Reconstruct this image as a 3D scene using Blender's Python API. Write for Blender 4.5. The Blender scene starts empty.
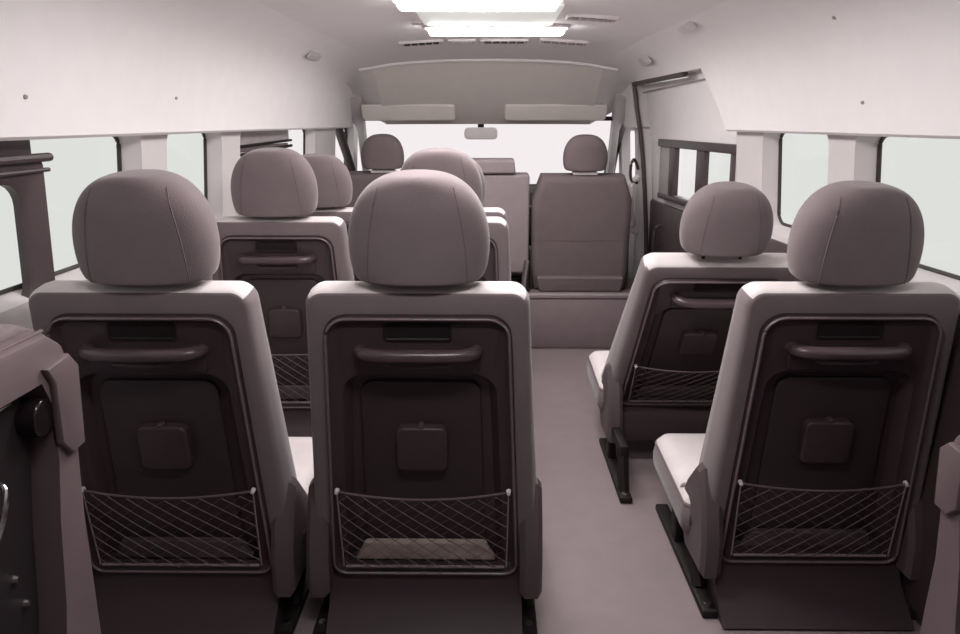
import bpy, bmesh, math, random
from mathutils import Vector, Matrix
from mathutils.geometry import tessellate_polygon
from mathutils.bvhtree import BVHTree
random.seed(4)
S = bpy.context.scene
C = S.collection
PI = math.pi

# ------------------------------------------------------------------ camera
FPX = 710.0
cam_d = bpy.data.cameras.new('camera')
cam = bpy.data.objects.new('camera', cam_d); C.objects.link(cam); S.camera = cam
cam_d.sensor_width = 36.0
cam_d.lens = 36.0 * FPX / 960.0
cam_d.shift_y = -70.0 / 960.0
cam_d.clip_start = 0.02
cam.location = (0, 0, 1.2)
cam.rotation_euler = (math.radians(90 - 10.0), 0, math.radians(0.636))

# ------------------------------------------------------------------ world and light
w = bpy.data.worlds.new('studio'); S.world = w; w.use_nodes = True
nt = w.node_tree; nt.nodes.clear()
wo = nt.nodes.new('ShaderNodeOutputWorld'); bg = nt.nodes.new('ShaderNodeBackground')
tc = nt.nodes.new('ShaderNodeTexCoord'); sep = nt.nodes.new('ShaderNodeSeparateXYZ')
rp = nt.nodes.new('ShaderNodeValToRGB')
nt.links.new(tc.outputs['Generated'], sep.inputs[0]); nt.links.new(sep.outputs['Y'], rp.inputs[0])
e = rp.color_ramp.elements
e[0].position = 0.945; e[0].color = (0.775, 0.785, 0.762, 1)
e[1].position = 0.975; e[1].color = (0.97, 0.905, 0.925, 1)
nt.links.new(rp.outputs[0], bg.inputs[0]); bg.inputs[1].default_value = 1.0
nt.links.new(bg.outputs[0], wo.inputs[0])
LAMP_POWER = 10.8
LAMP_GLOW = 19.0
vs = S.view_settings
S.display_settings.display_device = 'sRGB'
vs.view_transform = 'Standard'; vs.look = 'None'; vs.exposure = 0.0; vs.gamma = 1.0
vs.use_curve_mapping = False

# ------------------------------------------------------------------ materials
def emit_mat(name, col, s):
    m = bpy.data.materials.new(name); m.use_nodes = True
    b = m.node_tree.nodes['Principled BSDF']
    b.inputs['Base Color'].default_value = (*col, 1)
    b.inputs['Emission Color'].default_value = (*col, 1); b.inputs['Emission Strength'].default_value = s
    return m
def mat(name, col, rough=0.6, metal=0.0, bump=0.0, scale=300.0, vary=0.08, spec=0.5, sheen=0.0, weave=False):
    m = bpy.data.materials.new(name); m.use_nodes = True
    n = m.node_tree; b = n.nodes['Principled BSDF']
    b.inputs['Roughness'].default_value = rough; b.inputs['Metallic'].default_value = metal
    b.inputs['Specular IOR Level'].default_value = spec
    if sheen:
        b.inputs['Sheen Weight'].default_value = sheen; b.inputs['Sheen Roughness'].default_value = 0.4
    t = n.nodes.new('ShaderNodeTexCoord'); no = n.nodes.new('ShaderNodeTexNoise')
    no.inputs['Scale'].default_value = 14.0; no.inputs['Detail'].default_value = 5
    n.links.new(t.outputs['Object'], no.inputs['Vector'])
    r = n.nodes.new('ShaderNodeValToRGB')
    r.color_ramp.elements[0].position = 0.3; r.color_ramp.elements[1].position = 0.7
    r.color_ramp.elements[0].color = [c * (1 - vary) for c in col] + [1]
    r.color_ramp.elements[1].color = [min(1, c * (1 + vary)) for c in col] + [1]
    n.links.new(no.outputs[0], r.inputs[0]); n.links.new(r.outputs[0], b.inputs['Base Color'])
    if bump:
        fn = n.nodes.new('ShaderNodeTexNoise'); fn.inputs['Scale'].default_value = scale
        n.links.new(t.outputs['Object'], fn.inputs['Vector'])
        bp = n.nodes.new('ShaderNodeBump'); bp.inputs['Strength'].default_value = bump; bp.inputs['Distance'].default_value = 0.002
        n.links.new(fn.outputs[0], bp.inputs['Height']); n.links.new(bp.outputs[0], b.inputs['Normal'])
    return m
FABRIC_C = mat('centre_fabric', (0.24, 0.195, 0.205), 0.9, bump=0.3, scale=420, vary=0.05, spec=0.2)
FABRIC = mat('seat_fabric', (0.172, 0.136, 0.145), 0.9, bump=0.35, scale=420, vary=0.05, spec=0.2, sheen=0.25)
PALE_F = mat('pale_top_lit_fabric', (0.60, 0.545, 0.55), 0.9, bump=0.3, scale=420, vary=0.05, spec=0.2)  # paler cloth; light on the seat tops is partly in this colour
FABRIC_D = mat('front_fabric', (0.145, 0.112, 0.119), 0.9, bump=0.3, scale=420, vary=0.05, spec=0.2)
SEAM = mat('seam_thread', (0.14, 0.10, 0.11), 0.9)
PANEL = mat('dark_plastic', (0.046, 0.030, 0.034), 0.42, bump=0.1, scale=900, vary=0.05, spec=0.4)
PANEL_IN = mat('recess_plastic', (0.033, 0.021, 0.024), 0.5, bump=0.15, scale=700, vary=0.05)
HANDLE = mat('handle_plastic', (0.07, 0.046, 0.052), 0.28, vary=0.03)
BLACK = mat('black_metal', (0.013, 0.009, 0.010), 0.6, spec=0.25)
COVER = mat('hinge_cover_plastic', (0.085, 0.062, 0.067), 0.5, bump=0.1, scale=700)
CORD_L = mat('net_frame_cord', (0.27, 0.21, 0.215), 0.7)
CORD = mat('net_cord', (0.125, 0.09, 0.095), 0.7)
PALE = mat('pale_plastic', (0.78, 0.72, 0.73), 0.5)
GLOSSY = mat('gloss_black_plastic', (0.012, 0.008, 0.009), 0.15)
RIMB = mat('rim_highlight_bead', (0.15, 0.11, 0.12), 0.3, vary=0.02)  # lighter than the panel: rim highlight put into the colour
LINER_D = mat('dark_pocket_liner', (0.075, 0.055, 0.058), 0.95, bump=0.9, scale=140, vary=0.25)
STEP = mat('step_carpet', (0.19, 0.145, 0.155), 0.85, bump=0.3, scale=300, vary=0.05)
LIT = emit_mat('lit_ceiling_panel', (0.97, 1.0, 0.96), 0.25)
CHROME = mat('chrome', (0.8, 0.76, 0.78), 0.2, metal=1.0)
LINER = mat('pocket_liner', (0.42, 0.34, 0.30), 0.95, bump=0.9, scale=140, vary=0.25)
WHITE = mat('headliner', (0.84, 0.795, 0.805), 0.85, bump=0.06, scale=60, vary=0.015, spec=0.2)
WHITE_P = mat('wall_plastic', (0.62, 0.57, 0.58), 0.6, vary=0.015)
TAUPE = mat('header_lining', (0.78, 0.72, 0.68), 0.9, bump=0.1, scale=300, vary=0.02)  # mild beige lining; the header's shade is also put into this colour
FLOOR = mat('floor_vinyl', (0.222, 0.172, 0.182), 0.6, bump=0.2, scale=250, vary=0.05)
GREYP = mat('grey_plastic', (0.36, 0.31, 0.32), 0.5)
CLIP = mat('clip_plastic', (0.60, 0.55, 0.56), 0.6)
SEAL = mat('rubber_seal', (0.03, 0.02, 0.022), 0.6)
FRAME = mat('dark_frame', (0.065, 0.044, 0.049), 0.45)
RIM = mat('mauve_plastic', (0.125, 0.090, 0.098), 0.45, bump=0.1, scale=600)

def glass_mat():
    m = bpy.data.materials.new('window_glass'); m.use_nodes = True
    n = m.node_tree; n.nodes.clear()
    o = n.nodes.new('ShaderNodeOutputMaterial'); mx = n.nodes.new('ShaderNodeMixShader')
    tr = n.nodes.new('ShaderNodeBsdfTransparent'); gl = n.nodes.new('ShaderNodeBsdfGlossy')
    tr.inputs[0].default_value = (0.992, 0.995, 0.992, 1); gl.inputs['Roughness'].default_value = 0.02
    mx.inputs[0].default_value = 0.025
    n.links.new(tr.outputs[0], mx.inputs[1]); n.links.new(gl.outputs[0], mx.inputs[2])
    n.links.new(mx.outputs[0], o.inputs[0]); return m
GLASS = glass_mat()
DIFFUSER = emit_mat('lamp_diffuser', (1.0, 0.99, 0.96), LAMP_GLOW)

# ------------------------------------------------------------------ mesh helpers
def kx(y, x=-1): return interp([(2.87 if x > 0 else 2.75, 1.10), (4.1, 1.0)], y) + (0.055 * max(0, 2.87 - y) if x > 0 else 0)
SHELL = [True]
def obj(name, bm, m, parent=None, smooth=35, label=None):
    if SHELL[0]:
        for v in bm.verts: v.co.x *= kx(v.co.y, v.co.x)
    bmesh.ops.recalc_face_normals(bm, faces=bm.faces)
    me = bpy.data.meshes.new(name); bm.to_mesh(me); bm.free()
    me.materials.append(m)
    if smooth:
        for p in me.polygons: p.use_smooth = True
        me.set_sharp_from_angle(angle=math.radians(smooth))
    o = bpy.data.objects.new(name, me); C.objects.link(o)
    if parent: o.parent = parent
    if label: o['label'] = label
    return o
def thing(name, label, cat, loc=(0, 0, 0), group=None):
    o = bpy.data.objects.new(name, None); C.objects.link(o); o.location = loc
    o['label'] = label; o['category'] = cat
    if group: o['group'] = group
    return o
def struct(name, bm, m, smooth=35, parent=None):
    o = obj(name, bm, m, parent, smooth); o['kind'] = 'structure'; return o
def semp(name):
    o = bpy.data.objects.new(name, None); C.objects.link(o); o['kind'] = 'structure'; return o
def copy_tree(o, parent=None):
    c = o.copy(); C.objects.link(c); c.parent = parent
    for ch in list(o.children): copy_tree(ch, c)
    return c

def rings(bm, rs, cap0=True, cap1=True, M=None):
    vv = []
    for r in rs:
        vv.append([bm.verts.new(M @ Vector(p) if M else Vector(p)) for p in r])
    n = len(vv[0])
    for a, b in zip(vv, vv[1:]):
        for i in range(n):
            j = (i + 1) % n
            bm.faces.new((a[i], a[j], b[j], b[i]))
    if cap0: bm.faces.new(vv[0][::-1])
    if cap1: bm.faces.new(vv[-1])
    return vv
def rrect(w0, w1, h0, h1, rb, rt, n=6, cx=0.0):
    """rounded trapezoid in 2-D: half width w0 at h0 (bottom), w1 at h1 (top)."""
    pts = []
    def corner(px, py, r, a0):
        for k in range(n + 1):
            a = a0 + (PI / 2) * k / n
            pts.append((px + r * math.cos(a), py + r * math.sin(a)))
    corner(w1 - rt, h1 - rt, rt, 0); corner(-(w1 - rt), h1 - rt, rt, PI / 2)
    corner(-(w0 - rb), h0 + rb, rb, PI); corner(w0 - rb, h0 + rb, rb, 1.5 * PI)
    return [(cx + x, y) for x, y in pts]
def inset(pts, d):
    n = len(pts); out = []
    for i in range(n):
        a, b, c = pts[i - 1], pts[i], pts[(i + 1) % n]
        def nrm(p, q):
            dx, dy = q[0] - p[0], q[1] - p[1]; l = math.hypot(dx, dy) or 1; return (-dy / l, dx / l)
        n1, n2 = nrm(a, b), nrm(b, c)
        nx, ny = n1[0] + n2[0], n1[1] + n2[1]; l = math.hypot(nx, ny) or 1
        out.append((b[0] + nx / l * d, b[1] + ny / l * d))
    return out
def lay(pts, y, ax='y'):
    if ax == 'y': return [(p[0], y, p[1]) for p in pts]
    if ax == 'x': return [(y, p[0], p[1]) for p in pts]
    return [(p[0], p[1], y) for p in pts]
def slab(bm, pts, d0, d1, r=0.004, ax='y', M=None, steps=3):
    """outline extruded d0..d1 with rounded edges on both faces."""
    rs = []
    for k in range(steps + 1):
        a = PI / 2 * k / steps
        rs.append(lay(inset(pts, r * (1 - math.sin(a))), d0 + math.copysign(r, d1 - d0) * (1 - math.cos(a)), ax))
    for k in range(steps, -1, -1):
        a = PI / 2 * k / steps
        rs.append(lay(inset(pts, r * (1 - math.sin(a))), d1 - math.copysign(r, d1 - d0) * (1 - math.cos(a)), ax))
    rings(bm, rs, M=M)
def box(bm, x0, x1, y0, y1, z0, z1, r=0.006, M=None):
    r = min(r, abs(x1 - x0) / 2.2, abs(y1 - y0) / 2.2, abs(z1 - z0) / 2.2)
    cx, cy = (x0 + x1) / 2, (y0 + y1) / 2; hx, hy = abs(x1 - x0) / 2, abs(y1 - y0) / 2
    pts = [(cx + a, cy + b) for a, b in rrect(hx, hx, -hy, hy, r, r, 3)]
    slab(bm, pts, z0, z1, r * 0.95, 'z', M, 2)
def tube(bm, path, r, n=8, M=None, closed=False, flat=1.0, up=(0, 0, 1)):
    P = [Vector(p) for p in path]; N = len(P); rs = []
    rr = r if isinstance(r, (list, tuple)) else [r] * N
    for i in range(N):
        if closed: t = (P[(i + 1) % N] - P[i - 1])
        else: t = P[min(i + 1, N - 1)] - P[max(i - 1, 0)]
        t.normalize(); u = Vector(up)
        if abs(t.dot(u)) > 0.95: u = Vector((1, 0, 0)) if abs(t.x) < 0.9 else Vector((0, 1, 0))
        s = t.cross(u).normalized(); q = s.cross(t)
        rs.append([P[i] + (s * math.cos(2 * PI * k / n) + q * math.sin(2 * PI * k / n) * flat) * rr[i] for k in range(n)])
    if closed:
        rs.append(rs[0]); rings(bm, rs, False, False, M); bmesh.ops.remove_doubles(bm, verts=bm.verts, dist=1e-6)
    else: rings(bm, rs, M=M)
def smooth_path(pts, n=6):
    P = [Vector(p) for p in pts]; out = []
    for i in range(len(P) - 1):
        p0, p1, p2, p3 = P[max(i - 1, 0)], P[i], P[i + 1], P[min(i + 2, len(P) - 1)]
        for k in range(n):
            t = k / n
            out.append(0.5 * ((2 * p1) + (p2 - p0) * t + (2 * p0 - 5 * p1 + 4 * p2 - p3) * t * t + (-p0 + 3 * p1 - 3 * p2 + p3) * t ** 3))
    out.append(P[-1]); return out
NB = lambda: bmesh.new()
def interp(tab, v):
    if v <= tab[0][0]: return tab[0][1]
    for (a, b), (c, d) in zip(tab, tab[1:]):
        if v <= c: return b + (d - b) * (v - a) / (c - a)
    return tab[-1][1]

# ================================================================== SHELL
YB, YF = -0.75, 4.05
# ---- floor
bm = NB(); box(bm, -0.97, 0.97, YB, 5.4, -0.06, 0.0, 0.004)
struct('floor', bm, FLOOR)

# ---- lining profile (half): x, z   from window ledge up to the middle
HP = [(0.900, 1.168), (0.865, 1.163), (0.856, 1.170), (0.853, 1.20), (0.846, 1.27), (0.836, 1.34), (0.822, 1.422),
      (0.778, 1.487), (0.715, 1.527), (0.64, 1.562), (0.54, 1.584), (0.42, 1.597), (0.28, 1.606), (0.14, 1.610)]
prof = [(-x, z) for x, z in HP] + [(0, 1.611)] + [(x, z) for x, z in HP[::-1]]
def kdrop(y):
    return interp([(3.3, 1.0), (3.7, 0.965), (3.95, 0.88), (4.05, 0.84), (4.2, 0.60), (4.36, 0.33), (4.5, 0.10), (4.55, 0.04)], y)
def kside(y): return interp([(4.2, 1.0), (4.36, 0.88), (4.5, 0.55), (4.55, 0.40)], y)
def near_edge(z):   # rear edge of the sliding door opening
    return interp([(1.16, 2.86), (1.25, 2.92), (1.36, 3.02), (1.45, 3.10), (1.6, 3.2)], z)
ys = [YB + i * 0.16 for i in range(21)]
ys = [y for y in ys if y < 2.5] + [2.7, 2.9, 3.14, 3.3, 3.5, 3.7, 3.85, 3.95, 4.02, 4.05, 4.12, 4.2, 4.28, 4.36, 4.43, 4.5, 4.55]
kD0 = ys.index(2.9); kD1 = ys.index(4.2)
def ppos(i, j):
    x, z = prof[i]; y = ys[j]
    ie = min(i, len(prof) - 1 - i); wb = min(1.0, max(0.0, (ie - 6) / 3.0))
    kk = kdrop(y) * wb + kside(y) * (1 - wb)
    zz = 1.168 + (z - 1.168) * kk if z > 1.168 else z
    if i >= len(prof) - 9 and 0 <= kD0 - j <= 3:      # bow the rear door edge
        wgt = (1 - (kD0 - j) / 4.0) * min(1.0, (i - (len(prof) - 10)) / 3.0)
        y = y + (near_edge(min(zz, 1.43)) - 2.9) * wgt
    return Vector((x, y, zz))
iw = 9         # profile index where the wall becomes the ceiling
ntop = len(prof)
def lining(name, i0, i1, j0, j1, m, skip=None):
    bm = NB(); vd = {}
    def v(i, j):
        if (i, j) not in vd: vd[(i, j)] = bm.verts.new(ppos(i, j))
        return vd[(i, j)]
    for i in range(i0, i1):
        for j in range(j0, j1):
            if skip and skip(i, j): continue
            bm.faces.new((v(i, j), v(i + 1, j), v(i + 1, j + 1), v(i, j + 1)))
    return bm
jh = ys.index(4.05)
iDoor = ntop - 7   # profile row of the door head on the right
skipdoor = lambda i, j: i >= iDoor and kD0 <= j < kD1
lin_l = lining('l', 0, iw, 0, len(ys) - 1, WHITE)
lin_r = lining('r', ntop - 1 - iw, ntop - 1, 0, len(ys) - 1, WHITE, skipdoor)
bm = lining('c', iw, ntop - 1 - iw, 0, jh, WHITE)
struct('ceiling', bm, WHITE, 60)
bm = lining('h', iw, ntop - 1 - iw, jh, len(ys) - 1, TAUPE)
header = struct('trim_1', bm, TAUPE, 60)
# small lip between ceiling and the overhead header
bm = NB()
tube(bm, [ppos(i, jh) + Vector((0, 0.0, -0.002)) for i in range(iw - 1, ntop - iw + 1)], 0.012, 8)
struct('trim_2', bm, WHITE, 60)

# ---- lower walls with window holes
def wx(z): return interp([(0.0, 0.905), (0.80, 0.905), (0.84, 0.91), (1.17, 0.895)], z)
def hole(y0, y1, z0=0.815, z1=1.186, r=0.06):
    cy, hy = (y0 + y1) / 2, (y1 - y0) / 2
    return [(cy + a, b) for a, b in rrect(hy, hy, z0, z1, r, r, 6)]
def wall(sign, y0, y1, holes, extra=None):
    bm = extra or NB()
    outer = [(y0, 0.0), (y1, 0.0), (y1, 1.19), (y0, 1.19)]
    n = 24
    ou = []
    for a, b in zip(outer, outer[1:] + outer[:1]):
        for k in range(24): ou.append((a[0] + (b[0] - a[0]) * k / 24, a[1] + (b[1] - a[1]) * k / 24))
    loops = [ou] + holes
    allp = [p for l in loops for p in l]
    vs_ = [bm.verts.new((sign * wx(p[1]), p[0], p[1])) for p in allp]
    for t in tessellate_polygon([[Vector((p[0], p[1], 0)) for p in l] for l in loops]):
        try: bm.faces.new([vs_[i] for i in t])
        except ValueError: pass
    for h in holes:       # splayed reveals out to the glass
        h2 = inset(h, 0.018)
        rings(bm, [[(sign * wx(p[1]), p[0], p[1]) for p in h], [(sign * (wx(p[1]) + 0.012), p[0], p[1]) for p in inset(h, 0.003)],
                   [(sign * (wx(p[1]) + 0.055), p[0], p[1]) for p in h2]], False, False)
    bmesh.ops.remove_doubles(bm, verts=bm.verts, dist=1e-5)
    return bm
holesL = [hole(0.50, 2.03), hole(2.19, 2.65), hole(2.83, 3.80), hole(4.22, 4.80, 0.80)]
holesR = [hole(0.40, 2.02), hole(2.16, 2.62)]
wbm = wall(-1, YB, 2.75, holesL[:2], lin_l)
wbm = wall(-1, 2.75, 4.1, holesL[2:3], wbm)
wl = struct('wall_left', wall(-1, 4.1, 4.95, holesL[3:], wbm), WHITE_P, 40)
wr = struct('wall_right', wall(1, YB, 2.86, holesR, lin_r), WHITE_P, 40)
bm = wall(1, 4.30, 4.95, [hole(4.40, 4.84, 0.80, 1.16, 0.05)])
struct('wall_right_front', bm, WHITE_P, 40)
for o in (wl, wr):
    o.data.materials.append(WHITE)
    for p in o.data.polygons:
        if p.center.z > 1.163 and abs(p.center.x) / kx(p.center.y, p.center.x) < 0.8935: p.material_index = 1
for s, nm in ((1, 'trim_9'),):
    bm = NB(); pf = [(0.915, 0.0), (0.893, 0.0), (0.893, 0.775), (0.899, 0.79), (0.915, 0.79)]
    rings(bm, [[(s * a, y, b) for a, b in pf] for y in [YB + 0.02 + k * 0.16 for k in range(22)] if y < (2.8 if s > 0 else 3.6)])
    struct(nm, bm, FRAME)
# wall behind the camera
bm = NB(); box(bm, -0.95, 0.95, YB - 0.05, YB, 0, 1.65, 0.01)
struct('wall_back', bm, RIM)

def window(name, sign, h, sealmat=SEAL, r=0.0055):
    root = semp(name)
    g = inset(h, 0.022)
    bm = NB(); tube(bm, [(sign * (wx(p[1]) + 0.050), p[0], p[1]) for p in inset(h, 0.020)], r, 6, closed=True)
    obj('window_frame', bm, sealmat, root)
    bm = NB(); rings(bm, [[(sign * (wx(p[1]) + 0.050), p[0], p[1]) for p in g], [(sign * (wx(p[1]) + 0.055), p[0], p[1]) for p in g]])
    obj('pane', bm, GLASS, root)
    return root
w1 = window('window_1', -1, holesL[0]); window('window_2', -1, holesL[1]); w3 = window('window_3', -1, holesL[2])
window('window_4', -1, holesL[3], SEAL, 0.012)
window('window_5', 1, holesR[0]); window('window_6', 1, holesR[1])

# dark sliding sash in the rear left window
bm = NB()
xo = -0.925
box(bm, xo - 0.012, xo + 0.006, 0.55, 1.575, 1.122, 1.163, 0.003)         # upper band
obj('sash_header', bm, FRAME, w1)
bm = NB()
ro = rrect(0.525, 0.525, 0.77, 1.122, 0.02, 0.02, 5, 1.072); ri = rrect(0.448, 0.448, 0.80, 1.070, 0.05, 0.05, 5, 1.072)
rings(bm, [lay(ro, xo - 0.01, 'x'), lay(ro, xo + 0.012, 'x'), lay(inset(ro, 0.008), xo + 0.018, 'x'), lay(inset(ri, -0.012), xo + 0.014, 'x'),
           lay(ri, xo + 0.006, 'x'), lay(ri, xo - 0.01, 'x')], False, False)
obj('sash_frame', bm, FRAME, w1)
bm = NB()
tube(bm, [(xo + 0.026, 0.55, 1.122), (xo + 0.026, 1.60, 1.122)], 0.010, 8)
tube(bm, [(xo + 0.022, 0.55, 1.094), (xo + 0.022, 1.60, 1.094)], 0.005, 8)
obj('sash_rail', bm, FRAME, w1)
# sliding bars and vent rail in the third left window
bm = NB()
box(bm, -0.945, -0.925, 2.88, 3.48, 1.105, 1.165, 0.003)
obj('shade_roll', bm, GREYP, w3)
bm = NB()
tube(bm, [(-0.922, 2.86, 1.100), (-0.922, 3.50, 1.112)], 0.006, 8)
tube(bm, [(-0.922, 2.86, 1.066), (-0.922, 3.50, 1.086)], 0.007, 8)
box(bm, -0.93, -0.918, 2.85, 2.88, 0.87, 1.10, 0.003)
obj('sash_rail', bm, BLACK, w3)
bm = NB(); box(bm, -0.94, -0.93, 2.88, 3.48, 1.075, 1.10, 0.002); obj('sash_glass_edge', bm, RIM, w3)
# front door quarter frame left
bm = NB(); tube(bm, smooth_path([(-0.892, 4.28, 1.17), (-0.895, 4.36, 1.11), (-0.895, 4.52, 1.0), (-0.895, 4.74, 0.84)], 4), 0.028, 10, flat=0.5)
struct('trim_3', bm, FRAME)

# ---- sliding door (right)
def dx(z): return interp([(0.0, 0.985), (0.78, 0.972), (0.83, 0.968), (1.12, 0.945), (1.18, 0.93), (1.32, 0.905), (1.50, 0.865)], z)
d1 = semp('door_1')
bm = NB()
hh = hole(2.96, 3.92, 0.80, 1.102, 0.025)
zz = [0.74, 0.9, 1.05, 1.18, 1.28, 1.38, 1.50]
ou = [(2.76, z) for z in zz[::-1]][:-1] + [(2.76 + 1.64 * k / 6, 0.74) for k in range(7)] + [(4.4, z) for z in zz[1:]] + [(4.4 - 1.64 * k / 6, 1.50) for k in range(1, 6)]
vs_ = [bm.verts.new((dx(p[1]), p[0], p[1])) for p in ou + hh]
for t in tessellate_polygon([[Vector((p[0], p[1], 0)) for p in l] for l in (ou, hh)]): bm.faces.new([vs_[i] for i in t])
rings(bm, [[(dx(p[1]), p[0], p[1]) for p in hh], [(dx(p[1]) + 0.03, p[0], p[1]) for p in inset(hh, 0.01)]], False, False)
obj('door_upper_panel', bm, WHITE, d1, 30)
bm = NB(); tube(bm, [(dx(1.40) - 0.004, 2.6, 1.395), (dx(1.37) - 0.004, 4.3, 1.365)], 0.0035, 6)
obj('panel_seam', bm, GREYP, d1)
bm = NB(); box(bm, 0.955, 0.995, 2.78, 4.32, 0.02, 0.745, 0.01); obj('door_lower_panel', bm, FRAME, d1)
bm = NB(); tube(bm, smooth_path([(0.955, 3.95, 0.44), (0.925, 3.95, 0.47), (0.925, 3.95, 0.60), (0.955, 3.95, 0.63)], 5), 0.011, 8)
obj('door_handle', bm, PANEL, d1)
bm = NB()
for a, b in [((2.80, 1.100), (3.95, 1.118))]:
    box(bm, 0.922, 0.962, a[0], b[0], 1.068, 1.108, 0.004)
for ya, yb in ((3.70, 3.78), (3.30, 3.39), (2.94, 3.0)): box(bm, 0.930, 0.958, ya, yb, 0.82, 1.10, 0.004)
box(bm, 0.93, 0.958, 2.94, 3.95, 0.785, 0.815, 0.004)
obj('door_window_frame', bm, FRAME, d1)
bm = NB(); box(bm, 0.935, 0.955, 3.79, 3.95, 0.80, 1.105, 0.004); obj('window_mullion', bm, GREYP, d1)
bm = NB(); box(bm, 0.950, 0.955, 2.96, 3.64, 0.80, 1.10, 0.001); obj('pane', bm, GLASS, d1)
# door jamb: closes the gap between lining edge and door
bm = NB()
edge = [ppos(i, kD0) for i in range(ntop - 1, iDoor - 1, -1)] + [ppos(iDoor, j) for j in range(kD0 + 1, kD1 + 1)] + [ppos(i, kD1) for i in range(iDoor + 1, ntop)]
edge = [Vector((0.905, 2.86, 0.0))] + edge + [Vector((0.905, 4.2, 0.0))]
outr = [Vector((dx(min(p.z, 1.5)) + 0.02, p.y, p.z)) for p in edge]
va = [bm.verts.new(p) for p in edge]; vb = [bm.verts.new(p) for p in outr]
for i in range(len(edge) - 1): bm.faces.new((va[i], va[i + 1], vb[i + 1], vb[i]))
struct('trim_4', bm, WHITE_P, 50)
# pillar surface forward of the door
bm = NB()
pr = [Vector((0.905, 4.2, 0)), Vector((0.905, 4.2, 1.168))]; pq = [Vector((0.905, 4.32, 0)), Vector((0.905, 4.32, 1.168))]
bm.faces.new([bm.verts.new(p) for p in (pr[0], pq[0], pq[1], pr[1])])
struct('trim_5', bm, WHITE_P)
# weather strip along the front and head of the door opening
bm = NB()
head = [ppos(iDoor, j) + Vector((0.012, 0, -0.006)) for j in range(kD0 + 2, kD1)]
strip = head + [Vector((0.838, 4.19, 1.418)), Vector((0.846, 4.19, 1.38)), Vector((0.862, 4.19, 1.27)), Vector((0.885, 4.19, 1.15)), Vector((0.905, 4.19, 1.0)), Vector((0.925, 4.19, 0.8)), Vector((0.94, 4.19, 0.6)), Vector((0.955, 4.19, 0.3)), Vector((0.955, 4.19, 0.02))]
tube(bm, strip, 0.013, 8)
ws = obj('weather_strip', bm, FRAME, d1)
bm = NB(); tube(bm, [p + Vector((0.016, 0, -0.014)) for p in head[:5]], 0.006, 6); obj('door_rail', bm, CHROME, d1)

SHELL[0] = False
# grab handle on the pillar by the front passenger seat
g = thing('grab_handle', 'white vertical grab handle on the pillar beside the sliding door opening', 'handle', (0.885, 4.25, 0.62))
bm = NB(); tube(bm, smooth_path([(0.015, 0, 0.26), (-0.02, 0, 0.22), (-0.025, 0, 0.10), (-0.01, 0, -0.02), (-0.015, 0, -0.06), (0.015, 0, -0.08)], 6), 0.016, 10)
obj('grip', bm, PALE, g)
bm = NB(); tube(bm, smooth_path([(0.01, 0, 0.22), (-0.03, 0.0, 0.24), (-0.035, 0, 0.32), (-0.015, 0, 0.36), (0.01, 0, 0.30)], 6), 0.009, 8)
obj('belt_loop', bm, PANEL, g)

SHELL[0] = False
# ---- front end: windscreen, pillars, dashboard
ws = semp('window_7')
bm = NB()
wp = [(-0.80, 4.53, 1.22), (0.80, 4.53, 1.22), (0.88, 5.18, 0.74), (-0.88, 5.18, 0.74)]
rings(bm, [wp, [(x, y + 0.006, z + 0.004) for x, y, z in wp]]); obj('pane', bm, GLASS, ws, 0)
bm = NB(); tube(bm, wp, 0.014, 8, closed=True); obj('window_frame', bm, SEAL, ws)
for s, nm in ((-1, 'trim_6'), (1, 'trim_7')):
    bm = NB()
    rs = []
    for (y, z) in ((4.40, 1.36), (4.50, 1.25), (4.62, 1.155), (4.8, 1.02), (5.0, 0.88), (5.2, 0.73)):
        xx = s * interp([(4.5, 0.80), (5.2, 0.88)], y)
        wd = 0.035 if z < 1.2 else 0.10
        rs.append([(xx - s * 0.03, y, z), (xx - s * 0.02, y - 0.03, z - 0.02), (xx + s * wd * 0.5, y - 0.03, z - 0.02), (xx + s * wd, y + 0.03, z + 0.01)])
    rings(bm, rs); struct(nm, bm, WHITE_P, 60)
bm = NB(); tube(bm, smooth_path([(0.862, 4.62, 1.21), (0.862, 4.78, 1.12), (0.866, 4.95, 1.0), (0.868, 5.10, 0.84)], 4), 0.040, 10, flat=0.6)
struct('trim_8', bm, FRAME)
bm = NB(); box(bm, -0.95, 0.95, 5.26, 5.32, 0.0, 0.72, 0.02); struct('wall_front', bm, PANEL)
d = thing('dashboard', 'dark dashboard under the windscreen beyond the front seats', 'dashboard', (0, 4.9, 0.55))
bm = NB()
pf = [(-0.16, -0.1), (-0.17, 0.10), (-0.12, 0.18), (-0.02, 0.22), (0.14, 0.19), (0.28, 0.15), (0.28, -0.1)]
rings(bm, [[(x, p[0], p[1]) for p in pf] for x in (-0.90, -0.4, 0.0, 0.4, 0.90)])
obj('dash_top', bm, PANEL, d, 30)
bm = NB(); tube(bm, [(x, -0.175, 0.09) for x in (-0.85, 0, 0.85)], 0.012, 8); obj('dash_trim', bm, RIM, d)

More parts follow.
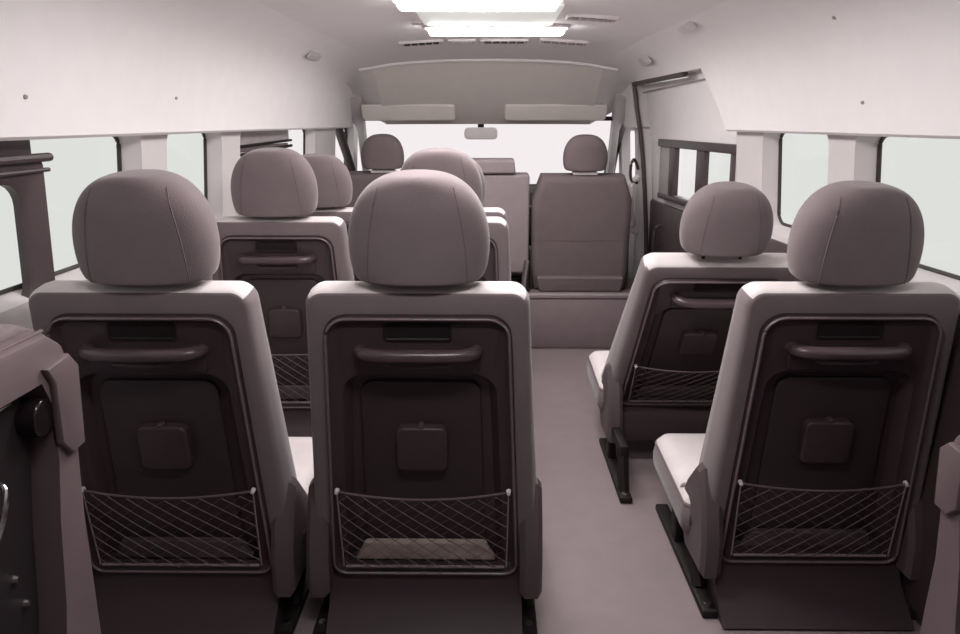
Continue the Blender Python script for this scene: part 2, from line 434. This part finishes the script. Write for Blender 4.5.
m_ = thing('rear_view_mirror', 'small rear view mirror, glare painted into its pale colour, hanging at the top of the windscreen', 'mirror', (-0.045, 4.56, 1.185))
bm = NB(); slab(bm, rrect(0.105, 0.105, -0.095, -0.02, 0.025, 0.025, 5), 0.0, 0.03, 0.008); obj('mirror_housing', bm, WHITE, m_)  # white housing: windscreen glare put into its colour
bm = NB(); box(bm, -0.02, 0.02, 0.0, 0.03, -0.02, 0.04, 0.006); obj('mirror_mount', bm, BLACK, m_)
for x0, x1, lab in ((-0.77, -0.20, 'taupe sun visor folded up above the left front seat'), (0.10, 0.72, 'taupe sun visor folded up above the right front seat')):
    v = thing('sun_visor', lab, 'sun visor', ((x0 + x1) / 2, 4.40, 1.262), 'sun visors')
    hw = (x1 - x0) / 2
    M = Matrix.Rotation(math.radians(32), 4, 'X')
    bm = NB(); slab(bm, rrect(hw, hw, -0.06, 0.05, 0.025, 0.02, 5), -0.012, 0.010, 0.008, M=M); obj('visor_board', bm, TAUPE, v)
    bm = NB(); tube(bm, [(-hw + 0.02, -0.0, 0.045), (hw - 0.02, -0.0, 0.045)], 0.006, 6, M=M); obj('visor_rod', bm, GREYP, v)

# ---- ceiling fittings
def cz(x, y):
    z = interp([(a, b) for a, b in sorted(HP)], abs(x))
    return 1.168 + (z - 1.168) * kdrop(y)
lamps = [(0.035, 3.17, 0.29, 0.55, 'bright strip ceiling lamp nearest the windscreen'), (-0.035, 2.46, 0.265, 0.60, 'bright strip ceiling lamp at the top edge of the photo'),
         (0.0, 1.55, 0.29, 0.90, 'added fill lamp, unseen, above the nearest row of seats'), (0.0, 0.70, 0.29, 0.38, 'added fill lamp, unseen, above the folded seats')]  # last two lamps are added out of view to light the near seats
for x, y, hw, pw, lab in lamps:
    t = thing('ceiling_lamp', lab, 'ceiling lamp', (x, y, 1.604), 'strip ceiling lamps')
    bm = NB(); slab(bm, rrect(hw + 0.02, hw + 0.02, -0.07, 0.07, 0.02, 0.02, 4), -0.012, 0.012, 0.005, 'z'); obj('lamp_base', bm, WHITE_P, t)
    bm = NB(); slab(bm, rrect(hw, hw, -0.05, 0.05, 0.02, 0.02, 4), -0.036, -0.010, 0.010, 'z'); obj('diffuser', bm, DIFFUSER, t)
    ld = bpy.data.lights.new('lamp_light', 'AREA'); ld.shape = 'RECTANGLE'; ld.size = 2 * hw; ld.size_y = 0.10
    ld.energy = LAMP_POWER * pw; ld.color = (1.0, 0.97, 0.95)
    lo = bpy.data.objects.new('lamp_light', ld); C.objects.link(lo); lo.parent = t; lo.location = (0, 0, -0.042)
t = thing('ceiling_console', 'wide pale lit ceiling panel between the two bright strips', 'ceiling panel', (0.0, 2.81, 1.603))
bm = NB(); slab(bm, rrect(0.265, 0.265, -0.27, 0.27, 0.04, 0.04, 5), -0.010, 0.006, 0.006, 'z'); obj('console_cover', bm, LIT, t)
def vent(x, y, hw, hd, lab, tone=FRAME, rz=0.0):
    t = thing('ceiling_vent', lab, 'ceiling vent', (x, y, cz(x, y) - 0.004), 'air vents in the ceiling')
    sl = math.atan2(cz(x, y + 0.03) - cz(x, y - 0.03), 0.06)
    t.rotation_euler = (sl, math.atan2(cz(x - 0.03, y) - cz(x + 0.03, y), 0.06), rz)
    o_ = rrect(hw, hw, -hd, hd, 0.012, 0.012, 4); i_ = inset(o_, 0.010)
    bm = NB(); rings(bm, [lay(o_, 0.006, 'z'), lay(o_, -0.005, 'z'), lay(inset(o_, 0.004), -0.008, 'z'), lay(i_, -0.006, 'z'), lay(i_, 0.004, 'z')]); obj('vent_frame', bm, PALE, t)
    n = 5
    for k in range(n):
        xx = -hw + 0.02 + (2 * hw - 0.04) * (k + 0.5) / n
        bm = NB(); box(bm, xx - (hw - 0.02) / n * 0.8, xx + (hw - 0.02) / n * 0.8, -hd * 0.45, hd * 0.45, -0.009, 0.0, 0.002); obj('louvre', bm, tone, t)
vent(-0.33, 3.64, 0.11, 0.05, 'ceiling vent with the darkest louvres, left of the row before the windscreen', SEAL)
vent(-0.13, 3.64, 0.07, 0.05, 'very pale small ceiling vent, second from left ahead of the front lamp', PALE)
vent(0.08, 3.64, 0.12, 0.05, 'ceiling vent with grey louvres in the middle ahead of the front lamp', FRAME)
vent(0.37, 3.60, 0.12, 0.05, 'ceiling vent right of the middle one ahead of the front lamp', GREYP)
vent(0.40, 2.85, 0.10, 0.05, 'ceiling vent right of the panel between the two strip lamps', GREYP)
vent(-0.27, 3.02, 0.05, 0.03, 'small faint ceiling vent left of the panel between the two lamps', GREYP)
# grey patches / coat clips on the lining
for y, z, s, lab in ((3.35, 1.50, -1, 'pale grey coat clip on the left ceiling edge'), (3.62, 1.505, 1, 'pale grey coat clip on the right ceiling edge above the sliding door'),
                     (2.75, 1.548, 1, 'flat pale grey clip on the ceiling edge near the rear of the sliding door')):
    x = interp([(b, a) for a, b in HP[2:]], z)
    t = thing('coat_clip', lab, 'clip', (s * x * 0.992 * kx(y, s), y, 1.168 + (z - 1.168) * kdrop(y)), 'grey clips on the lining'); t.rotation_euler = (0, s * math.radians(48), 0)
    bm = NB(); slab(bm, rrect(0.022, 0.022, -0.10, 0.10, 0.015, 0.015, 4), -0.003, 0.005, 0.002, 'z'); obj('clip_body', bm, CLIP, t)
    bm = NB(); box(bm, -0.008, 0.008, -0.07, 0.05, -0.005, -0.002, 0.001); obj('clip_tongue', bm, CLIP, t)
SHELL[0] = True
for s, y, z in ((-1, 2.15, 1.27), (-1, 1.45, 1.25), (1, 1.95, 1.47), (1, 1.90, 1.25)):
    x = interp([(b, a) for a, b in HP[2:]], z)
    bm = NB(); tube(bm, [(s * (x + 0.003), y, z), (s * (x - 0.004), y, z - 0.001)], [0.006, 0.004], 10)
    o = obj('screw_cap', bm, GREYP, wl if s < 0 else wr)

SHELL[0] = False
# ================================================================== ENGINE COVER STEP
t = thing('engine_cover', 'raised mauve carpeted step under the front seats', 'floor step', (0, 3.66, 0))
bm = NB(); box(bm, -0.90, 0.84, 0.0, 1.25, 0.0, 0.288, 0.018); obj('step_box', bm, STEP, t)
bm = NB(); tube(bm, [(-0.88, 0.005, 0.284), (0.82, 0.005, 0.284)], 0.010, 8); obj('step_edge', bm, RIM, t)
bm = NB(); box(bm, -0.06, 0.82, 0.012, 0.062, 0.286, 0.292, 0.002); obj('scuff_plate', bm, GREYP, t)

# ================================================================== PASSENGER SEATS
Z0 = 0.275
def headrest_mesh(hw=0.146, h=0.222, dep=0.070, n=32):
    """dome shaped head restraint, rings from bottom to top. origin at bottom middle"""
    tab = [(0.0, 0.80), (0.015, 0.87), (0.05, 0.925), (0.13, 0.97), (0.27, 1.0), (0.42, 1.0), (0.57, 0.965), (0.70, 0.895), (0.81, 0.80), (0.90, 0.67), (0.96, 0.52), (0.99, 0.37), (1.0, 0.20)]
    rs = []
    for u, k in tab:
        a = hw * k; b = dep * min(1.0, (0.55 + 0.9 * k) / 1.35) * (0.80 if u == 0 else 1)
        z = u * h; r = []
        for i in range(n):
            th = 2 * PI * i / n; c, s = math.cos(th), math.sin(th); ex = 0.80
            r.append((a * math.copysign(abs(c) ** ex, c), b * math.copysign(abs(s) ** ex, s), z - (0.012 * (1 - (c * c)) * (1 if u == 0 else 0)) * 0))
        rs.append(r)
    return rs
def build_seat(label, loc, alpha=10.0, liner=False, hs=1.0, z0=Z0, tall=1.0, low=True, cs_=0.0, nd=1, hx=0.0):
    root = thing('passenger_seat', label, 'seat', loc, 'high-backed passenger seats')
    T0 = Matrix.Translation((0, 0, z0)) @ Matrix.Rotation(math.radians(alpha), 4, 'X')
    T = T0 @ Matrix.Scale(tall, 4, (0, 0, 1))
    # --- backrest upholstery with a pocket for the plastic back
    o_ = rrect(0.258, 0.232 if tall == 1 else 0.226, -0.16, 0.594, 0.05, 0.038, 8)
    hp = rrect(0.220, 0.196, -0.135, 0.540, 0.035, 0.050, 8)
    L = [(0.118, 0.055), (0.122, 0.035), (0.116, 0.016), (0.100, 0.004), (0.070, 0.0), (0.030, 0.0), (0.010, 0.002), (0.003, 0.006), (0.0, 0.013)]
    bm = NB()
    rs = [lay(inset(o_, i), y) for y, i in L] + [lay(inset(hp, -0.002), 0.0), lay(inset(hp, 0.001), 0.006), lay(hp, 0.05)]
    rs = [[(x, y * (1 - 0.38 * min(1, max(0, (z - 0.30) / 0.30))) if y > 0.02 and y > 0 and abs(y - 0.05) > 1e-6 else y, z) for x, y, z in r] for r in rs]
    rs = [[(x * (1 + 0.08 * max(0, y) / 0.1 * (1 if z < 0.45 else max(0, (0.6 - z) / 0.15))), y, z) for x, y, z in r] for r in rs]
    rings(bm, rs, M=T)
    back = obj('backrest', bm, FABRIC, root, 50)
    back.data.materials.append(PALE_F)          # pale facing over the top edge, partly overhead light put into the colour
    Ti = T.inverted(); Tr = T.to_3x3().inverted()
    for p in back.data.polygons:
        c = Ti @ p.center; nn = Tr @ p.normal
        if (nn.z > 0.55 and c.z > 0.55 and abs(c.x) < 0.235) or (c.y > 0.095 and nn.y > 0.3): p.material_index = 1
    # --- plastic back shell
    rc = rrect(0.182, 0.163, -0.125, 0.395, 0.03, 0.045, 8)
    bm = NB()
    rings(bm, [lay(hp, 0.048), lay(hp, -0.002), lay(inset(hp, 0.003), -0.009), lay(inset(hp, 0.008), -0.010), lay(inset(hp, 0.013), -0.004), lay(inset(hp, 0.020), 0.002),
               lay(inset(rc, -0.004), 0.003), lay(rc, 0.008), lay(inset(rc, 0.012), 0.032), ], M=T)
    panel = obj('back_panel', bm, PANEL, root, 40)
    bm = NB(); tube(bm, lay(inset(hp, 0.005), -0.010), 0.0036, 6, closed=True, M=T); obj('rim_highlight_bead', bm, RIMB, panel, 60)
    bm = NB(); slab(bm, rrect(0.142, 0.132, -0.112, 0.370, 0.02, 0.03, 6), 0.022, 0.036, 0.004, M=T); obj('panel_insert', bm, PANEL_IN, panel)
    # finger slot above the handle
    so = rrect(0.068, 0.068, 0.484, 0.518, 0.005, 0.005, 4)
    bm = NB(); rings(bm, [lay(inset(so, -0.003), 0.003), lay(inset(so, -0.003), -0.001), lay(so, -0.001), lay(inset(so, 0.003), 0.0012)], M=T); obj('slot', bm, BLACK, panel)
    # --- handle bar
    bm = NB()
    hpth = smooth_path([(-0.122, 0.004, 0.457), (-0.116, -0.016, 0.461), (-0.095, -0.030, 0.463), (-0.05, -0.036, 0.464), (0.05, -0.036, 0.464), (0.095, -0.030, 0.463), (0.116, -0.016, 0.461), (0.122, 0.004, 0.457)], 5)
    tube(bm, hpth, 0.0150, 12, M=T, flat=0.95)
    hd = obj('handle', bm, HANDLE, root, 60)
    bm = NB(); tube(bm, smooth_path([(-0.066, -0.002, 0.437), (-0.060, -0.014, 0.431), (0.0, -0.018, 0.430), (0.060, -0.014, 0.431), (0.066, -0.002, 0.437)], 5), 0.0045, 8, M=T); obj('handle_lip', bm, HANDLE, hd)
    bm = NB(); slab(bm, rrect(0.128, 0.128, 0.405, 0.450, 0.008, 0.008, 4), -0.004, 0.006, 0.003, M=T); obj('handle_shadow_plate', bm, PANEL_IN, hd)  # dark plate under the handle; its shadow is put into the colour
    hd.children[-1].name = 'handle_shade_plate'
    # --- folded cup holder
    bm = NB(); slab(bm, rrect(0.058, 0.058, 0.150, 0.264, 0.018, 0.020, 6), 0.001, 0.034, 0.007, M=T)
    ch = obj('cup_holder', bm, PANEL, root, 40)
    bm = NB(); slab(bm, rrect(0.008, 0.006, 0.262, 0.271, 0.003, 0.003, 4), 0.003, 0.02, 0.002, M=T); obj('latch', bm, HANDLE, ch)
    # --- net pocket
    zt, zb, hw = 0.106, -0.106, 0.194
    def topz(x): return zt - 0.005 * (1 - (x / hw) ** 2)
    def bulge(x, z): return -0.012 - 0.020 * (1 - (x / hw) ** 2) * (0.35 + 0.65 * max(0, (z - zb) / (zt - zb)))
    bm = NB(); st = 0.042
    for sgn in (1, -1):
        k = -12
        for k in range(-14, 15):
            pts = []
            for q in range(0, 41):
                x = -hw + 2 * hw * q / 40
                z = zb + (x - k * st) * 0.80 * sgn
                if zb <= z <= topz(x): pts.append((x, bulge(x, z) + 0.002 * sgn, z))
            if len(pts) > 1: tube(bm, pts, 0.0006 if sgn * nd > 0 else 0.00135, 4, M=T)
    net = obj('net_pocket', bm, CORD, root, 60)
    bm = NB(); tube(bm, [(x, bulge(x, zt), topz(x)) for x in [-hw + 2 * hw * q / 14 for q in range(15)]], 0.0026, 6, M=T); obj('top_cord', bm, CORD, net)
    bm = NB(); tube(bm, [(-hw * 0.96, -0.013, zb), (hw * 0.96, -0.013, zb)], 0.0032, 6, M=T)
    for s in (-1, 1): tube(bm, [(s * hw, -0.013, zt), (s * hw * 0.985, -0.013, zb)], 0.0018, 6, M=T)
    obj('net_frame', bm, CORD_L, net)
    for s in (-1, 1):
        bm = NB(); tube(bm, [(s * hw, -0.006, zt), (s * hw, -0.018, zt)], [0.006, 0.004], 8, M=T); obj('hook', bm, PALE, net)
    bm = NB(); slab(bm, rrect(0.165, 0.148, -0.104, -0.052, 0.006, 0.015, 4), 0.004, 0.021, 0.005, M=T); ln = obj('pocket_liner', bm, LINER if liner else LINER_D, net)
    if liner: ln['label'] = 'pale beige felt strip at the bottom of the net pocket'
    # --- headrest
    H = T0 @ Matrix.Translation((hx, 0.045, 0.606 * tall + (0.013 if tall < 1 else 0))) @ Matrix.Rotation(math.radians(-3 if tall == 1 else -20), 4, 'X') @ Matrix.Scale(hs, 4)
    bm = NB(); rs = headrest_mesh(); rings(bm, rs, M=H)
    bm.normal_update(); bvh = BVHTree.FromBMesh(bm)
    hr = obj('headrest', bm, FABRIC, root, 70)
    md = hr.modifiers.new('round', 'SUBSURF'); md.levels = 1; md.render_levels = 2
    bm = NB(); Hi = H.inverted()
    for s in (-1, 1):
        pts = []
        for q in range(15):
            z = 0.006 + 0.195 * q / 14
            x = s * hs * (0.100 - 0.026 * (q / 14) ** 2)
            hit = bvh.ray_cast(H @ Vector((x, -0.5, z)), (H.to_3x3() @ Vector((0, 1, 0))))
            if hit[0]: pts.append(Hi @ hit[0] + Vector((0, 0.0005, 0)))
        bm = NB(); tube(bm, pts, 0.0016, 5, M=H); obj('seam', bm, SEAM, hr)
    for s in (-1, 1):
        bm = NB(); tube(bm, [(s * 0.06, 0, -0.05), (s * 0.06, 0, 0.03)], 0.006, 8, M=H); obj('headrest_post', bm, BLACK, hr)
    # --- cushion
    cu = rrect(0.270, 0.262, 0.075, 0.49, 0.03, 0.055, 6, cs_)
    bm = NB()
    rings(bm, [lay(inset(cu, 0.04), 0.165, 'z'), lay(inset(cu, 0.012), 0.170, 'z'), lay(inset(cu, 0.0), 0.19, 'z'), lay(inset(cu, -0.002), 0.225, 'z'), lay(inset(cu, 0.006), 0.260, 'z'),
               lay(inset(cu, 0.022), 0.276, 'z'), lay(inset(cu, 0.050), 0.281, 'z')], M=Matrix.Translation((0, 0, -0.020 if nd < 0 and low else 0)))
    cs = obj('cushion', bm, FABRIC, root, 60)
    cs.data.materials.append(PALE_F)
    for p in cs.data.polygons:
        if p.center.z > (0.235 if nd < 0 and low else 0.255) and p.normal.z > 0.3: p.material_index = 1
    bm = NB(); tube(bm, [(x, y, 0.235 if nd < 0 and low else 0.255) for x, y in inset(cu, 0.0035)], 0.0022, 5, closed=True); obj('piping', bm, SEAM, cs)
    # --- skirt behind the cushion
    bm = NB()
    sk = [(0.055, 0.205), (0.012, 0.205), (0.0, 0.15), (0.02, 0.095), (0.115, 0.085), (0.13, 0.165)] if not low else [(0.055, 0.165), (0.02, 0.172), (0.02, 0.12), (0.0, 0.075), (-0.07, 0.006), (0.10, 0.006), (0.13, 0.165)]
    rings(bm, [[(x * 1.0, a, b) for a, b in sk] for x in (-0.228, -0.222, 0.222, 0.228)])
    obj('rear_skirt', bm, PANEL, root, 35)
    # --- hinge covers each side
    for s in (-1, 1):
        prof_ = [(-0.022, 0.105), (0.12, 0.100), (0.165, 0.16), (0.160, 0.235), (0.125, 0.295), (0.050, 0.372), (0.026, 0.368), (-0.008, 0.29), (-0.028, 0.20)]
        bm = NB()
        c0 = s * 0.222; c1 = s * 0.274
        pp = prof_
        rings(bm, [[(c0, a * 0.9 + 0.006, b * 0.9 + 0.02) for a, b in pp], [(c0 + s * 0.012, a, b) for a, b in pp], [(c1 - s * 0.010, a, b) for a, b in pp], [(c1, a * 0.9 + 0.1 * 0.08, b * 0.9 + 0.1 * 0.23) for a, b in pp]])
        hc = obj('hinge_cover', bm, COVER, root, 30)
        bm = NB(); tube(bm, [(s * 0.272, 0.08, 0.20), (s * 0.277, 0.08, 0.20)], [0.016, 0.012], 12); obj('pivot_cap', bm, PANEL, hc)
    # --- recline lever (aisle side is on either, both fitted)
    bm = NB(); tube(bm, smooth_path([(-0.264, 0.10, 0.20), (-0.272, 0.17, 0.235), (-0.274, 0.22, 0.225), (-0.274, 0.25, 0.20)], 5), [0.010] * 16, 8, flat=0.8); obj('recline_lever', bm, BLACK, root)
    bm = NB(); tube(bm, smooth_path([(-0.265, 0.13, 0.27), (-0.274, 0.16, 0.25), (-0.274, 0.165, 0.21), (-0.265, 0.14, 0.185)], 5), 0.006, 6); obj('belt_buckle_stalk', bm, GREYP, root)
    # --- frame and legs
    bm = NB(); box(bm, -0.255, 0.255, 0.03, 0.46, 0.135, 0.170, 0.01); obj('seat_frame', bm, BLACK, root)
    if not low:
        for s in (-1, 1): bm = NB(); box(bm, s * 0.245 - 0.014, s * 0.245 + 0.014, -0.175, 0.05, 0.13, 0.165, 0.006); obj('frame_arm', bm, BLACK, root)
    for s in (-1, 1):
        bm = NB(); fy = 0.26 if low else 0.03; box(bm, s * 0.245 - 0.014, s * 0.245 + 0.014, fy, fy + 0.05, 0.012, 0.145, 0.005); obj('leg', bm, BLACK, root)
        bm = NB()
        tube(bm, [(s * 0.245, 0.16, 0.140), (s * 0.245, 0.07, 0.018)] if low else [(s * 0.245, -0.15, 0.150), (s * 0.245, -0.19, 0.018)], 0.019, 8); obj('leg', bm, BLACK, root)
        bm = NB(); box(bm, s * 0.245 - 0.020, s * 0.245 + 0.020, -0.03 if low else -0.24, 0.47 if low else 0.20, 0.0, 0.022, 0.006)
        rl = obj('floor_rail', bm, BLACK, root)
        bm = NB(); by = -0.005 if low else -0.22; tube(bm, [(s * 0.245, by, 0.020), (s * 0.245, by, 0.030)], 0.010, 8); obj('bolt', bm, CHROME, rl)
    return root

A2 = build_seat('mauve grey seat in the nearest row left of the aisle, beige strip in its net', (-0.146, 1.51, 0), 10, True, hx=0.005)
A1 = build_seat('mauve grey seat in the nearest row, furthest left by the rear left window', (-0.724, 1.51, 0), 10, hx=0.021)
def seat_copy(label, loc):
    o = copy_tree(B1); o.location = loc; o['label'] = label; return o
A3 = build_seat('mauve grey seat in the nearest row on the right side of the aisle', (0.792, 1.59, 0), 10, hs=0.95, z0=0.258, cs_=-0.022, nd=-1)
B1 = build_seat('left window seat of the second row, seen between the two nearest left seats', (-0.724, 2.47, 0), 10, z0=0.286)
B2 = seat_copy('second row seat whose headrest rises behind the nearest seat beside the aisle', (-0.163, 2.47, 0))
C1 = seat_copy('left window seat of the third row, its headrest right behind a larger headrest', (-0.712, 3.03, 0)); C1.scale = (1, 1, 0.96)
C2 = seat_copy('third row seat beside the aisle, only its shoulder showing past the second row', (-0.155, 3.03, 0)); C2.scale = (1, 1, 0.96)
B3 = build_seat('reclined mauve grey seat ahead of the right-hand nearest seat, on black legs', (0.688, 2.33, 0), 33, hs=0.90, z0=0.322, tall=0.93, low=False, cs_=-0.02, nd=-1)

# ================================================================== FRONT SEATS
def small_headrest(parent, H, hw, h, m):
    bm = NB(); rings(bm, headrest_mesh(hw, h, 0.06), M=H); hr = obj('headrest', bm, m, parent, 70)
    hr.modifiers.new('round', 'SUBSURF').render_levels = 2
    for s in (-1, 1):
        bm = NB(); tube(bm, [(s * hw * 0.45, 0, -0.07), (s * hw * 0.45, 0, 0.03)], 0.008, 8, M=H); obj('headrest_post', bm, CHROME, hr)
    bm = NB(); slab(bm, rrect(hw * 0.55, hw * 0.55, -0.022, -0.006, 0.005, 0.005, 3), -0.03, 0.03, 0.003, M=H); obj('post_sleeve', bm, PALE, hr)
def front_seat(label, x, y, m=FABRIC_D):
    root = thing('front_seat', label, 'seat', (x, y, 0.291), 'front row seats')
    T = Matrix.Rotation(math.radians(7), 4, 'X') @ Matrix.Translation((0, 0, 0))
    out = [(0.245, 0.0), (0.26, 0.12), (0.262, 0.50), (0.218, 0.628), (-0.218, 0.628), (-0.262, 0.50), (-0.26, 0.12), (-0.245, 0.0)]
    bm = NB()
    rings(bm, [lay(inset(out, i), yy) for yy, i in ((0.14, 0.03), (0.12, 0.0), (0.035, -0.004), (0.012, 0.004), (0.002, 0.018), (-0.004, 0.032), (-0.005, 0.042))], M=T)
    b = obj('backrest', bm, m, root, 40)
    bm = NB(); tube(bm, [(-0.235, -0.004, 0.29), (0, -0.0075, 0.285), (0.235, -0.004, 0.29)], 0.0016, 5, M=T); obj('seam', bm, SEAM, b)
    for s in (-1, 1): bm = NB(); tube(bm, [(s * p[0], p[1], p[2]) for p in ((0.215, -0.003, 0.03), (0.228, -0.003, 0.15), (0.230, -0.003, 0.49), (0.196, -0.003, 0.59))], 0.0014, 5, M=T); obj('seam', bm, SEAM, b)
    bm = NB(); slab(bm, rrect(0.225, 0.235, 0.0, 0.085, 0.02, 0.01, 4), -0.035, 0.02, 0.012, M=T); obj('rear_flap', bm, m, b)
    small_headrest(root, T @ Matrix.Translation((0.012, 0.06, 0.655)), 0.118, 0.185, m)
    cu = rrect(0.26, 0.25, 0.06, 0.50, 0.03, 0.05, 5)
    bm = NB(); slab(bm, cu, 0.045, 0.17, 0.03, 'z'); obj('cushion', bm, m, root, 60)
    bm = NB(); box(bm, -0.23, 0.23, 0.06, 0.45, 0.0, 0.05, 0.01); obj('seat_base', bm, BLACK, root)
    for s in (-1, 1):
        bm = NB(); box(bm, s * 0.262 - 0.010, s * 0.262 + 0.008, 0.02, 0.16, 0.0, 0.22, 0.01); obj('hinge_cover', bm, PANEL, root)
    return root
front_seat('right front seat with plain fabric back and a horizontal seam, on the step', 0.501, 3.80)
f1 = front_seat('left front seat, mostly hidden, with a dark headrest against the windscreen', -0.59, 3.95)

t = thing('centre_seat', 'narrow middle front seat with a pale folded headrest block on top', 'seat', (0.040, 3.78, 0.291))
T = Matrix.Rotation(math.radians(4), 4, 'X')
bm = NB(); slab(bm, rrect(0.18, 0.18, 0.10, 0.635, 0.012, 0.015, 5), 0.0, 0.12, 0.012, M=T); obj('backrest', bm, FABRIC_C, t)
bm = NB(); slab(bm, rrect(0.13, 0.125, 0.642, 0.715, 0.012, 0.015, 5, -0.025), -0.01, 0.10, 0.012, M=T); obj('headrest', bm, FABRIC_C, t, label='pale folded block headrest')
bm = NB()
for s in (-1, 1): tube(bm, [(s * 0.06 - 0.02, 0.05, 0.62), (s * 0.06 - 0.02, 0.05, 0.65)], 0.006, 8, M=T)
obj('headrest_post', bm, CHROME, t)
bm = NB(); slab(bm, rrect(0.18, 0.18, 0.13, 0.52, 0.03, 0.04, 5), 0.05, 0.16, 0.025, 'z'); obj('cushion', bm, FABRIC_C, t)
bm = NB(); box(bm, -0.14, 0.14, 0.10, 0.45, 0.0, 0.055, 0.01); obj('seat_base', bm, BLACK, t)
for s in (-1, 1):
    bm = NB(); slab(bm, [(-0.02, 0.0), (0.11, 0.0), (0.12, 0.05), (0.06, 0.16), (0.02, 0.16)], s * 0.165, s * 0.186, 0.004, 'x'); obj('hinge_bracket', bm, BLACK, t)
bm = NB(); tube(bm, smooth_path([(0.172, -0.015, 0.17), (0.160, -0.05, 0.10), (0.150, -0.085, 0.02)], 5), 0.016, 8, flat=0.6); obj('belt_buckle', bm, PANEL, t)

# ================================================================== FOLDED SEATS against the walls in the foreground
def folded(label, loc, mirror, zs=1.0, dp=0.24):
    root = thing('folded_seat', label, 'folded seat', loc, 'folded seats against the side walls')
    s = -1 if mirror else 1     # local +x faces the aisle
    Z = lambda z: z * zs
    # shell: thick rim along the aisle face (plane x=0), body runs back to the wall
    ro = [(-0.75, 0.02), (0.055, 0.02), (0.030, 0.37), (0.018, Z(0.60)), (0.020, Z(0.84)), (0.002, Z(0.885)), (-0.035, Z(0.912)), (-0.75, Z(0.912))]
    ri = [(-0.72, 0.06), (-0.10, 0.06), (-0.085, 0.35), (-0.060, Z(0.50)), (-0.052, Z(0.63)), (-0.040, Z(0.72)), (-0.040, Z(0.80)), (-0.060, Z(0.842)), (-0.72, Z(0.842))]
    def X(l, x): return [(s * x, p[0], p[1]) for p in l]
    bm = NB()
    rings(bm, [X(inset(ro, 0.02), -dp), X(ro, -dp + 0.02), X(ro, -0.025), X(inset(ro, 0.004), -0.010), X(inset(ro, 0.010), -0.002), X(inset(ro, 0.016), 0.0)], cap1=False)
    o2, i2 = X(inset(ro, 0.016), 0.0), X(ri, 0.0)
    va = [bm.verts.new(p) for p in o2]; vb = [bm.verts.new(p) for p in i2]
    for t3 in tessellate_polygon([[Vector((p[1], p[2], 0)) for p in o2], [Vector((p[1], p[2], 0)) for p in i2]]):
        bm.faces.new([(va + vb)[q] for q in t3])
    rings(bm, [i2, X(ri, -0.10)], False, True)
    bmesh.ops.remove_doubles(bm, verts=bm.verts, dist=1e-5)
    shell = obj('seat_shell', bm, RIM, root, 30)
    bm = NB(); slab(bm, inset(ri, 0.012), s * -0.095, s * -0.030, 0.008, 'x'); obj('underside_tray', bm, BLACK, root, 30)
    bm = NB(); tube(bm, [(s * -0.030, -0.70, Z(0.822)), (s * -0.030, -0.085, Z(0.822))], 0.0018, 6); obj('tray_edge_highlight', bm, CHROME, shell)  # bright thin tube paints the highlight along the tray's top edge
    bm = NB(); tube(bm, smooth_path([(s * -0.05, -0.055, Z(0.79)), (s * -0.02, -0.053, Z(0.79)), (s * -0.006, -0.052, Z(0.79)), (s * -0.002, -0.052, Z(0.79))], 4), [0.028] * 9 + [0.026, 0.022, 0.015, 0.006], 20); obj('hinge_knob', bm, GLOSSY, root, 60)
    bm = NB(); slab(bm, [(-0.042, Z(0.745)), (-0.020, Z(0.720)), (0.012, Z(0.722)), (0.015, Z(0.845)), (-0.005, Z(0.868)), (-0.060, Z(0.862)), (-0.045, Z(0.835))], s * -0.004, s * 0.010, 0.005, 'x'); obj('corner_bracket', bm, RIM, root, 30)
    bm = NB(); tube(bm, smooth_path([(s * -0.035, -0.138, Z(0.735)), (s * -0.012, -0.140, Z(0.728)), (s * -0.006, -0.160, Z(0.69)), (s * -0.010, -0.185, Z(0.66)), (s * -0.035, -0.19, Z(0.655))], 6), 0.0042, 8); obj('release_handle', bm, CHROME, root)
    for yy, dz_ in ((-0.118, 0.582), (-0.103, 0.535)):
        bm = NB(); tube(bm, [(s * -0.031, yy, Z(dz_)), (s * -0.024, yy, Z(dz_))], [0.006, 0.004], 8); obj('bolt', bm, CHROME, root)
    bm = NB(); tube(bm, [(s * -0.012, -0.74, Z(0.909)), (s * -0.012, -0.03, Z(0.909))], 0.003, 6); obj('piping', bm, SEAM, shell)
    bm = NB(); slab(bm, [(-0.73, Z(0.90)), (-0.05, Z(0.90)), (-0.01, Z(0.905)), (-0.05, Z(0.925)), (-0.73, Z(0.925))], s * (-dp + 0.005), s * -0.030, 0.010, 'x'); obj('cushion_top', bm, FABRIC, root, 60)
    return root
folded('folded-up seat against the left wall with black underside and chrome handle', (-0.618, 0.99, 0), False, 1.0)
folded('folded-up seat at the right edge of the photo beside the nearest right seat', (0.748, 1.08, 0), True, 0.80, 0.20)
